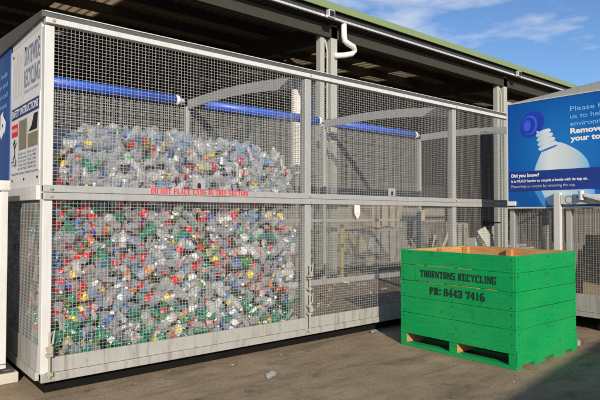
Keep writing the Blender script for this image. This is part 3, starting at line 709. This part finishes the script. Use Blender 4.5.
# worn raw edges in the joints around the lettering board
b = MB(); 
for z_, segs in ((.9895, ((-1.70,-1.52),(-1.46,-1.10),(-1.05,-.93))), (.7925, ((-2.0,-1.86),(-1.80,-1.38),(-1.33,-1.12),(-1.08,-.98)))):
    for a_, c_ in segs: b.box(BX0-.0035, BX0+.006, a_, c_, z_, z_+rr.uniform(.004,.0065))
b.build('worn_edge', M['raw_wood'], crate)
b = MB(); b.box(BX0-.0065, BX0-.003, -2.04, -.93, .806, .984); b.build('lettering_board', M['green_wood'], crate, bevel=.0015)
slab_words('stencil_word', 'THORNTONS RECYCLING', (BX0-.007, -1.005, .858), width=.99, height=.080, mat=M['black'], parent=crate, **EX)
slab_words('stencil_phone_number', 'PH: 8443 7416', (BX0-.003, -1.14, .664), width=.72, height=.084, mat=M['black'], parent=crate, **EX)
for z in [.25,.36,.44,.56,.63,.76,.83,.95,1.03,1.13]:
    for y in (BY0+.05, BY1-.05, -1.45): MB().tube([(BX0+.002,y,z),(BX0-.004,y,z)], .005, 6).build('nail_head', M['shade_dark_steel'], crate)
    for x in (BX0+.05, BX1-.05, 4.67): MB().tube([(x,BY0+.002,z),(x,BY0-.004,z)], .005, 6).build('nail_head', M['shade_dark_steel'], crate)

# ------------------------------------------------------------------ shed
EY = 3.6; EZ = 5.72
shed = thing('open_shed', 'big open-fronted dark steel shed with olive green roof edge behind the cages', 'shed', (6.6,EY,0))
cols = []
for xc in (-.42, 6.62, 13.66, 20.7):
    b = MB(); b.box(xc-.10, xc+.02, EY, EY+.14, .001, EZ-.25); b.build('column', M['column'], shed, bevel=.004)
    b = MB(); b.box(xc+.16, xc+.34, EY-.06, EY+.10, .001, EZ-.02); b.build('column', M['column'], shed, bevel=.004)
    b = MB(); b.tube([(xc+.09, EY-.01, .01), (xc+.09, EY-.01, EZ-.6), (xc+.05, EY+.02, EZ-.35)], .022, 8); b.build('conduit', M['column'], shed)
# roof sheet: corrugated, rising to the rear
XA, XB, YB = -9.0, 31.0, 19.0
def zr(y): return EZ+.20+.075*(y-EY)
def corr(xa, xb, ya, yb, mb, mi=0, pitch=.19, amp=.03):
    n = int((xb-xa)/pitch)
    for i in range(n):
        x = xa+(xb-xa)*i/n; p = (xb-xa)/n
        xs = [x, x+p*.30, x+p*.42, x+p*.88, x+p]; zs = [0, 0, amp, amp, 0]
        vs = []
        for y in (ya, yb):
            for a, c_ in zip(xs, zs): vs.append((a, y, zr(y)+c_))
        mb.add(vs, [(k, k+1, k+6, k+5) for k in range(4)], mi)
sl = [(2.2,3.2), (8.9,9.75), (10.55,11.3), (12.2,13.1), (19,20)]
b = MB(); prev = XA
for a, c_ in sl: corr(prev, a, EY-.35, YB, b); prev = c_
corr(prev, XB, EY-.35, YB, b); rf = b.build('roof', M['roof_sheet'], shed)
b = MB()
for a, c_ in sl:
    corr(a, c_, EY-.35, EY+2.0, b, 0); corr(a, c_, EY+2.0, YB, b, 1)
b.build('skylight', [M['roof_sheet'], M['skylight']], shed)
for k in range(12):
    y = EY+.55+k*1.25
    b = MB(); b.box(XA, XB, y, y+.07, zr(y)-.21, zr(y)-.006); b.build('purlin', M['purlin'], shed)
for xc in (-.3, 6.7, 13.75, 20.8):
    b = MB(); b.bar((xc, EY+.1, zr(EY)-.42), (xc, YB, zr(YB)-.42), .16, .40); b.build('rafter', M['purlin'], shed)
    b = MB(); b.bar((xc, EY+.2, EZ-1.3), (xc, EY+1.6, zr(EY)-.5), .07, .07); b.build('knee_brace', M['purlin'], shed)
b = MB(); b.box(XA, XB, EY-.06, EY+.04, EZ-.30, EZ-.04); b.build('eave_beam', M['purlin'], shed)
b = MB(); b.box(XA, XB, EY-.30, EY-.07, EZ+.045, EZ+.15); gt = b.build('gutter', M['gutter_dark'], shed)
b = MB(); b.box(XA, XB, EY-.315, EY-.255, EZ+.0, EZ+.042); b.build('gutter_lip', M['gutter_lip'], gt)
b = MB(); b.hexa([(XA,EY-.40,EZ+.155),(XB,EY-.40,EZ+.155),(XB,EY-.37,EZ+.155),(XA,EY-.37,EZ+.155),(XA,EY-.38,EZ+.31),(XB,EY-.38,EZ+.31),(XB,EY-.05,EZ+.31),(XA,EY-.05,EZ+.31)])
b.build('roof_edge_flashing', M['olive'], shed)
# corrugated walls at the back and the ends
def wall(mb, p0, p1, h, hf=None):
    d = Vector(p1)-Vector(p0); L_ = d.length; d.normalize(); nrm = Vector((-d.y, d.x, 0)); n = int(L_/.25)
    for i in range(n):
        a = L_*i/n; p = L_/n; xs = [a, a+p*.35, a+p*.5, a+p*.85, a+p]; os = [0, 0, .04, .04, 0]
        vs = [Vector(p0)+d*x+nrm*o+Vector((0,0,.001 if not z else (hf((Vector(p0)+d*x).y) if hf else h))) for z in (0, 1) for x, o in zip(xs, os)]
        mb.add(vs, [(k, k+1, k+6, k+5) for k in range(4)])
b = MB(); wall(b, (XA,YB-.1,0), (XB,YB-.1,0), 7.1); wall(b, (XA,EY+.2,0), (XA,YB-.12,0), 5.9, lambda y: zr(y)-.01); wall(b, (XB-.05,EY+.2,0), (XB-.05,YB-.12,0), 5.9, lambda y: zr(y)-.01)
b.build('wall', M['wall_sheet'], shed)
# downpipe offset
b = MB()
pts = [(6.98,3.36,5.77),(6.98,3.35,5.45),(7.00,3.35,5.36),(7.10,3.35,5.31),(7.28,3.36,5.28),(7.36,3.40,5.22),(7.30,3.44,5.14),(7.10,3.47,5.08),(6.86,3.52,5.04)]
b.tube(pts, .062, 12); b.build('downpipe', M['white_plastic'], shed, smooth=True)
for x in (6.52, 14.15):
    b = MB(); b.box(x-.16, x+.02, EY-.44, EY-.34, EZ-.04, EZ+.13); fl = b.build('floodlight', M['gutter_lip'], shed, bevel=.01)
    b = MB(); b.box(x-.135, x-.005, EY-.446, EY-.441, EZ-.015, EZ+.105); b.build('floodlight_glass', M['black'], fl)
b = MB(); b.tube([(2.37+i*.1, 7.45-.16*i, 5.60-.22*math.sin(PI*i/9)) for i in range(10)], .02, 6)
b.tube([(2.76, 7.4-.05*i, 5.62-.16*math.sin(PI*i/8)) for i in range(9)], .02, 6); b.build('hanging_cable', M['black'], shed)
b = MB(); b.box(13.9, 30, EY-.02, EY+.06, 4.86, 5.0); b.build('side_rail', M['column'], shed)

# things standing inside the shed
duct = thing('ribbed_duct', 'two tall white ribbed tanks glimpsed through the mesh left of the shed column', 'duct', (7.3,5,0))
for x, w_ in ((7.05,.34), (7.62,.25)):
    b = MB(); n = 46; pts = []; rs = []
    for k in range(n*2+1):
        pts.append((x, 5, 2.55+2.25*k/(n*2))); rs.append(w_/2 if k % 2 else w_/2-.02)
    b.tube(pts, rs, 16); b.build('duct_body', M['white_plastic'], duct)
    b = MB(); b.tube([(x,5,.002),(x,5,2.549)], .05, 8); b.build('duct_support', M['column'], duct)
pn = MB(); pn.box(7.32, 8.0, 4.62, 4.68, .002, 1.30); pn.bar((7.5,4.6,1.2),(7.75,4.6,.4),.02,.04,(0,1,0)); tag(pn.build('white_door', M['cream'], origin=(7.6,4.65,0)), 'pale freestanding door panel behind the second bay of the cage', 'panel')
b = MB(); b.tube([(8.10,4.56,.002),(8.10,4.56,1.35)], .045, 12); b.tube([(8.10,4.56,.002),(8.10,4.56,.03)], .09, 12); tag(b.build('safety_post', M['yellow'], origin=(8.1,4.56,0)), 'yellow safety post beside the pale door panel in the shed', 'post')
def bale(x, y, z, s, lab, m_):
    t_ = thing('waste_bale', lab, 'bale', (x,y,z), 'pressed bales stacked inside the shed')
    b = MB(); n = 9; r_ = random.Random(int(x*13+y*7+z*31))
    def face(o, u, v):
        vs = []
        for i in range(n+1):
            for j in range(n+1):
                p = Vector(o)+Vector(u)*i/n+Vector(v)*j/n
                q = noise.noise_vector(p*3.1)*.07
                vs.append(p+q)
        b.add(vs, [(i*(n+1)+j, i*(n+1)+j+1, (i+1)*(n+1)+j+1, (i+1)*(n+1)+j) for i in range(n) for j in range(n)])
    sx, sy, sz = s
    X_, Y_, Z_ = (sx,0,0), (0,sy,0), (0,0,sz)
    face((x,y,z),X_,Z_); face((x,y,z),Y_,Z_); face((x+sx,y,z),Y_,Z_); face((x,y+sy,z),X_,Z_); face((x,y,z+sz),X_,Y_); face((x,y,z),X_,Y_)
    b.build('bale_body', m_, t_)
    b = MB()
    for k in (.25,.5,.75): b.box(x+sx*k-.015, x+sx*k+.015, y-.075, y-.065, z+.05, z+sz-.05)
    b.build('strap', M['black'], t_)
bale(10.0,7.5,0,(1.6,1.2,1.05),'brown pressed bale on the shed floor, left of the stacked pair', M['tan'])
bale(12.0,7.2,0,(1.6,1.2,1.1),'grey pressed bale at the bottom of the stacked pair in the shed', M['grey_wall'])
bale(12.05,7.2,1.16,(1.5,1.1,1.0),'brown pressed bale on top of the stacked pair in the shed', M['tan'])
bale(15.0,6.6,0,(1.6,1.2,1.3),'pale pressed bale on the shed floor, right of the stacked pair', M['grey_wall'])
b = MB(); rq = random.Random(9)
for i in range(90):
    x = rq.uniform(8.6, 20); y = rq.uniform(6.0, 10.8); h = rq.uniform(.15, 1.9)*(1 if y > 8 else .6); a = rq.uniform(0, 3)
    k = rq.random()
    if k < .5: b.bar((x, y, .01), (x+rq.uniform(-.7,.7), y+rq.uniform(-.3,.5), h+.02), rq.uniform(.05,.5), rq.uniform(.02,.05), (math.cos(a), math.sin(a), 0), rq.randrange(4))
    elif k < .8: b.bar((x, y, .05+h*.3), (x+rq.uniform(.6,2.0), y+rq.uniform(-.5,.5), .06+h*.3), rq.uniform(.08,.4), rq.uniform(.03,.12), (0,0,1), rq.randrange(4))
    else: b.box(x, x+rq.uniform(.2,.7), y, y+.4, .01, .1+h*.5, rq.randrange(4))
o = b.build('scrap_clutter', [M['tan'], M['grey_wall'], M['column'], M['kick']]); tag(o, 'jumbled boards, sheets and cartons piled deep in the shed', 'scrap'); struct(o, 'stuff')
# partition sheeting inside the shed
b = MB(); wall(b, (8.9,11.5,0), (22,11.5,0), 3.0); tag(b.build('shed_partition', M['grey_wall'], origin=(12,11.5,0)), 'low grey corrugated partition deep inside the shed behind the bales', 'partition')

# ------------------------------------------------------------------ white cabinet at far left
cab = thing('white_cabinet', 'white steel cabinet at the left edge beside the end of the bottle cage', 'cabinet', (-.7,.6,0))
b = MB(); b.box(-1.5, -.20, .42, 1.6, .235, 1.80); b.build('body', M['panel'], cab, bevel=.01)
b = MB(); b.box(-1.54, -.165, .385, 1.64, 1.803, 1.90); b.build('top_rim', M['frame_white'], cab, bevel=.015)
b = MB(); b.box(-.245, -.185, .40, .416, .24, 1.80); b.box(-1.50, -.185, .395, .416, .20, .234); b.box(-1.1, -1.05, .40, .416, .24, 1.80); b.build('door_frame', M['frame_white'], cab, bevel=.004)
b = MB(); b.box(-1.05, -.22, .412, .4185, 1.05, 1.06); b.build('door_seam', M['shade_dark_steel'], cab)
b = MB(); b.box(-1.5, -.2, .62, 1.5, .10, .232); b.build('plinth', M['cream'], cab)
b = MB(); b.box(-2.6, -.03, .60, 2.8, .001, .098); tag(b.build('concrete_pad', M['concrete'], bevel=.008, origin=(-1,1.5,0)), 'low pale concrete pad under the white cabinet', 'pad')

# ------------------------------------------------------------------ added unseen container shape behind the viewer (casts the shade at lower right)
ct = thing('unseen_shade_caster', 'added container-shaped shade caster, rust red, unseen behind the viewpoint', 'shade caster', (3,-10.3,0))
M['rust'] = mat_metal('rust_red_paint', (.30,.08,.05), .6, 0, .2)
b = MB(); ca, sa = math.cos(.137), math.sin(.137); ox, oy = -.6, -9.18; Lc, Wc, Hc = 12.2, 2.44, 2.9
def cp(u, v, z): return (ox+u*ca+v*sa, oy+u*sa-v*ca, z)
n = 44
for side in (0, Wc):
    vs = []; N_ = n*4
    for i in range(N_+1):
        d = [0, 0, .035, .035][i % 4]; v = side+(d if side == 0 else -d)
        vs += [cp(Lc*i/N_, v, .16), cp(Lc*i/N_, v, Hc-.12)]
    b.add(vs, [(2*i, 2*i+2, 2*i+3, 2*i+1) for i in range(N_)])
b.hexa([cp(0,.0,Hc-.12),cp(Lc,.0,Hc-.12),cp(Lc,Wc,Hc-.12),cp(0,Wc,Hc-.12),cp(0,0,Hc),cp(Lc,0,Hc),cp(Lc,Wc,Hc),cp(0,Wc,Hc)])
b.hexa([cp(0,.0,.002),cp(Lc,.0,.002),cp(Lc,Wc,.002),cp(0,Wc,.002),cp(0,0,.16),cp(Lc,0,.16),cp(Lc,Wc,.16),cp(0,Wc,.16)])
b.build('shade_caster_body', M['rust'], ct)
b = MB()
for u in (0, Lc-.03): b.hexa([cp(u,.04,.162),cp(u+.03,.04,.162),cp(u+.03,Wc-.04,.162),cp(u,Wc-.04,.162),cp(u,.04,Hc-.122),cp(u+.03,.04,Hc-.122),cp(u+.03,Wc-.04,Hc-.122),cp(u,Wc-.04,Hc-.122)])
b.build('shade_caster_end', M['rust'], ct)

# ------------------------------------------------------------------ bottles
NV = 14
def deform(p, v):
    """crumple shared by body, label and cap of variant v"""
    r_ = VP[v]; p = Vector(p)
    z = (p.z/.24)
    mid = math.sin(PI*min(1, max(0, z/.88)))
    sq = 1-r_['sq']*mid
    p.y *= sq; p.x *= 1+.25*r_['sq']*mid
    q = noise.noise_vector(Vector((p.x*18, p.y*18, p.z*14))+r_['off'])*r_['amp']*(.25+mid)
    p += noise.noise_vector(Vector((p.x*60, p.y*60, p.z*45))+r_['off'])*.0035*mid
    p += q
    a = r_['bend']*z*z; p.x += a*.08; tw = r_['tw']*z
    c_, s_ = math.cos(tw), math.sin(tw)
    return Vector((p.x*c_-p.y*s_, p.x*s_+p.y*c_, (p.z-.12)*r_['len']))*r_['size']
VP = []
for k in range(NV):
    rk = random.Random(100+k)
    VP.append(dict(sq=rk.uniform(.05,.65), amp=rk.uniform(.006,.024), off=Vector((rk.uniform(0,90),rk.uniform(0,90),k*3.3)), bend=rk.uniform(-1,1)*.8,
                   tw=rk.uniform(-.9,.9), len=rk.uniform(.46,.88), size=rk.choice((1.0,1.05,1.12,1.22,1.32))))
PROF = [(.012,.004),(.026,0),(.033,.006),(.0355,.022),(.0345,.035),(.0365,.048),(.0345,.062),(.035,.078),(.035,.095),(.035,.112),(.035,.130),(.0365,.146),(.0345,.158),(.034,.172),(.027,.192),(.018,.208),(.0135,.218),(.0132,.232)]
def ring_mesh(prof, v, n=12):
    vs = []; fs = []
    for i, (r, z) in enumerate(prof):
        for k in range(n):
            a = 2*PI*k/n; vs.append(deform((r*math.cos(a), r*math.sin(a), z), v))
    for i in range(len(prof)-1):
        for k in range(n):
            a = i*n+k; b_ = i*n+(k+1) % n; fs.append((a, b_, b_+n, a+n))
    return vs, fs, n
def bottle_parts(v):
    bv, bf, n = ring_mesh(PROF, v); bf = bf+[tuple(reversed(range(n)))]
    lv, lf, _ = ring_mesh([(.0372,.072),(.0372,.088),(.0372,.104),(.0372,.120),(.0374,.136)], v)
    cv, cf, n = ring_mesh([(.0158,.222),(.0162,.226),(.0162,.243),(.0150,.246)], v); cf = cf+[tuple((len(cv)//n-1)*n+k for k in range(n))]
    return (bv, bf), (lv, lf), (cv, cf)
BP = [bottle_parts(v) for v in range(NV)]
_mc = {}
def part_mesh(v, kind, mat):
    key = (v, kind, mat.name)
    if key not in _mc:
        vs, fs = BP[v][kind]; me = bpy.data.meshes.new(('bottle_body', 'label_band', 'cap')[kind])
        me.from_pydata([tuple(p) for p in vs], [], fs); me.materials.append(mat)
        if kind: me.polygons.foreach_set('use_smooth', [True]*len(fs))
        else: me.polygons.foreach_set('use_smooth', [i % 3 != 0 for i in range(len(fs))])
        _mc[key] = me
    return _mc[key]
def wchoice(r_, d): 
    ks = list(d); return r_.choices(ks, [d[k] for k in ks])[0]
def style(r_, x, z):
    up = z > 1.8
    low = z < .62; under = 1.3 < z < 1.72
    gn = noise.noise(Vector((x*1.7, z*2.3, 4.0))); rn = noise.noise(Vector((x*1.9, z*2.1, 19.0)))
    gk = max(0, 1+2.6*gn); rk_ = max(0, 1+2.6*rn)
    pet = wchoice(r_, {'clear': 62, 'cloudy': 15, 'pale blue': 15, 'green': (46 if low else (20 if under else (1.5 if up else 4)))*gk, 'lime': 2 if not up else .5, 'brown': 3 if not up else 0})
    lab = wchoice(r_, {'none': 60 if up else 38, 'red': (7 if up else (5 if low else 30))*rk_, 'blue': 6, 'white': 14, 'yellow': (3.5 if up else 7)*rk_, 'orange': 1.5 if up else 4, 'green': 1, 'pink': 3, 'dark': 2})
    cap = wchoice(r_, {'none': 66 if up else 55, 'white': 20, 'blue': 11, 'red': 4, 'yellow': 2, 'green': 1, 'orange': 2, 'black': 1.5})
    return pet, lab, cap
def orient(r_, flatness=.35):
    th = r_.uniform(0, 2*PI); yy = r_.uniform(-1, 1)*flatness
    d = Vector((math.cos(th), yy, math.sin(th))).normalized()
    q = d.to_track_quat('Z', 'Y'); return q.to_matrix() @ Matrix.Rotation(r_.uniform(0, 2*PI), 3, 'Z')
def top_at(x):
    pts = [(0,2.36),(.2,2.40),(.5,2.47),(.9,2.54),(1.9,2.57),(2.3,2.53),(2.7,2.46),(3.07,2.36)]
    for (a, c_), (d, e) in zip(pts, pts[1:]):
        if x <= d: return c_+(e-c_)*(x-a)/(d-a)
    return 2.1
def front_y(x, z):
    y = .15+(.07 if False else 0)
    if z > 1.75: y += (z-1.75)*.42
    if x > 2.84 and 1.38 < z < 1.70: y += .7
    return y
rb = random.Random(42)
cells = []
nz = 0; z = .30
while z < 2.5:
    x = .14+(.07 if nz % 2 else 0)
    while x < 3.02:
        xx = x+rb.uniform(-.045,.045); zz = z+rb.uniform(-.045,.045)
        if zz < top_at(xx)-.05: cells.append((max(.18, min(2.965, xx)), front_y(xx, zz)+rb.uniform(-.02,.05), zz, 0))
        x += .118
    z += .100; nz += 1
front = cells[:]
# nearest first
front.sort(key=lambda c: (Vector(c[:3])-CAM).length)
ind = front[:288]; rest = front[288:]
# deeper layers and end side -> stuff
for layer in range(1, 4):
    z = .26
    while z < 2.52:
        x = .12
        while x < 3.04:
            xx = x+rb.uniform(-.06,.06); zz = z+rb.uniform(-.05,.05)
            if zz < top_at(xx)-.02: rest.append((max(.19, min(2.965, xx)), front_y(xx, zz)+.03+.105*layer+rb.uniform(-.05,.05), zz, layer))
            x += .118 if layer < 3 else .14
        z += .104 if layer < 3 else .12
for k in range(3):          # seen through the end mesh
    z = .3
    while z < 1.9:
        y = .35
        while y < 2.6:
            rest.append((.19+k*.11+rb.uniform(-.02,.05), y+rb.uniform(-.05,.05), z+rb.uniform(-.04,.04), 9)); y += .14
        z += .12
for i in range(420):        # top of the heap running back
    x = rb.uniform(.25, 2.8); y = rb.uniform(.8, 2.4)
    rest.append((x, y, top_at(x)-.04-abs(y-1.2)*.12+rb.uniform(-.06,.04), 5))
def where(x, z):
    a = 'high' if z > 1.79 else ('low' if z < .7 else 'midway up')
    b_ = 'left' if x < 1.0 else ('centre' if x < 2.0 else 'right')
    return f'{a} in heap {b_}'
def bottle_label(pet, lab, cap, wh):
    s_ = f'crushed {pet} bottle'
    if lab != 'none': s_ += f' with {lab} label'
    if cap != 'none': s_ += (' and' if lab != 'none' else ' with')+f' {cap} cap'
    return s_+', '+wh
GROUP = 'crushed bottles heaped behind the mesh of the cage'
def add_bottle(loc, rot, v, pet, lab, cap, label, group=GROUP):
    e = bpy.data.objects.new('plastic_bottle', None); COL.objects.link(e); e.empty_display_size = .05
    mw = rot.to_4x4(); mw.translation = loc; e.matrix_world = mw
    tag(e, label, 'bottle', group)
    for kind, mat, nm in ((0, PET[pet], 'bottle_body'), (1, LABM.get(lab), 'label_band'), (2, CAPM.get(cap), 'cap')):
        if mat is None: continue
        o = bpy.data.objects.new(nm, part_mesh(v, kind, mat)); COL.objects.link(o); o.parent = e
    return e
for (x, y, z, l_) in ind:
    pet, lab, cap = style(rb, x, z); v = rb.randrange(NV)
    add_bottle(Vector((x, y, z)), orient(rb, .62), v, pet, lab, cap, bottle_label(pet, lab, cap, where(x, z)))
# the rest as one mass
pk = list(PET); lk = list(LABM); ck = list(CAPM)
mats = [PET[k] for k in pk]+[LABM[k] for k in lk]+[CAPM[k] for k in ck]
mb = MB()
for (x, y, z, l_) in rest:
    pet, lab, cap = style(rb, x, z); v = rb.randrange(NV)
    R_ = orient(rb, .6 if l_ in (0,) else .8 if l_ != 9 else 3.0); T_ = Vector((x, y, z))
    if l_ == 9: 
        th = rb.uniform(0, 2*PI); d = Vector((rb.uniform(-.2,.2), math.cos(th), math.sin(th))).normalized(); R_ = d.to_track_quat('Z', 'Y').to_matrix()
    for kind, mi in ((0, pk.index(pet)), (1, None if lab == 'none' else len(pk)+lk.index(lab)), (2, None if cap == 'none' else len(pk)+len(lk)+ck.index(cap))):
        if mi is None: continue
        vs, fs = BP[v][kind]; mb.add([R_ @ p+T_ for p in vs], fs, mi)
h = mb.build('bottle_heap', mats, smooth=True); tag(h, 'deep mass of crushed plastic bottles filling the left bay of the cage', 'bottles'); struct(h, 'stuff')

# litter ---------------------------------------------------------------------
def lay(x, y, z0, v, pet, lab, cap, label, ang, sc=1.0):
    R_ = Vector((math.cos(ang), math.sin(ang), 0)).to_track_quat('Z', 'Y').to_matrix()
    zmin = min((R_ @ p).z for k in (0, 1, 2) for p in BP[v][k][0] if k != 1 or lab != 'none')
    R_ = R_*sc; zmin *= sc
    return add_bottle(Vector((x, y, z0-zmin)), R_, v, pet, lab, cap, label, None if z0 < .1 else 'stray bottles on the cage floor')
lay(1.91, -.82, .003, 2, 'clear', 'none', 'none', 'crushed clear bottle lying alone on the open ground in front of the cage', .3, .62)
lay(4.20, -.06, .003, 5, 'clear', 'blue', 'blue', 'crushed clear bottle with blue label beside the green crate', .3, .75)
lay(5.56, -2.10, .003, 7, 'clear', 'none', 'white', 'clear bottle lying behind the right corner of the green crate', 1.4, .8)
lay(5.54, 2.24, .203, 1, 'clear', 'red', 'red', 'clear bottle with red label on the empty cage floor', .5)
lay(6.47, 2.80, .203, 3, 'cloudy', 'white', 'none', 'cloudy bottle with white label at the back of the cage floor', 1.9)
lay(6.45, 2.35, .203, 4, 'pale blue', 'none', 'blue', 'pale blue bottle on the cage floor', 2.5)
lay(6.3, 1.6, .203, 6, 'clear', 'yellow', 'none', 'clear bottle with yellow label on the cage floor', .1)
lay(4.85, 1.7, .203, 8, 'brown', 'orange', 'none', 'brown bottle with orange label on the cage floor near the second post', .8)
lay(5.0, 2.3, .203, 10, 'clear', 'none', 'white', 'clear bottle with white cap on the cage floor near the second post', 2.8)
lay(7.6, 2.1, .203, 11, 'green', 'none', 'none', 'green bottle on the right part of the cage floor', 1.2)
# paper and grit scraps: nobody could count them
b = MB(); rr = random.Random(77)
def scrap(x, y, z, s):
    a = rr.uniform(0, 6.28); n = rr.choice((4,5,6)); vs = []
    for k in range(n):
        t = a+2*PI*k/n; r_ = s*rr.uniform(.5,1.2); vs.append((x+r_*math.cos(t), y+r_*math.sin(t), z))
    top = (x, y, z+s*rr.uniform(.25,.6)); vs.append(top)
    b.add(vs, [(k, (k+1) % n, n) for k in range(n)], rr.choice((0,0,0,0,1,1,3,3,2)))
for i in range(150):
    x = rr.uniform(-1.0, 9); y = rr.uniform(-2.6, .0)
    if BX0-.05 < x < BX1+.05 and BY0-.05 < y < BY1+.05: continue
    if x > 6.5 and y < -.6: continue
    scrap(x, y, .001, rr.uniform(.003, .009))
for i in range(90): scrap(rr.uniform(0,6), rr.gauss(-.12,.12), .001, rr.uniform(.006,.016))
for i in range(260): scrap(rr.uniform(3.2,9.0), rr.uniform(.1,3.0), .2015, rr.uniform(.012,.045))
for i in range(120): scrap(rr.uniform(3,16), rr.uniform(3.3,8), .001, rr.uniform(.02,.07))
o = b.build('litter_scraps', [mat_plain('dark_grit', (.07,.055,.045), .9, .3), M['tan'], M['white_plastic'], M['grey_wall']])
tag(o, 'small scraps and grit scattered over the ground and cage floor', 'litter'); struct(o, 'stuff')
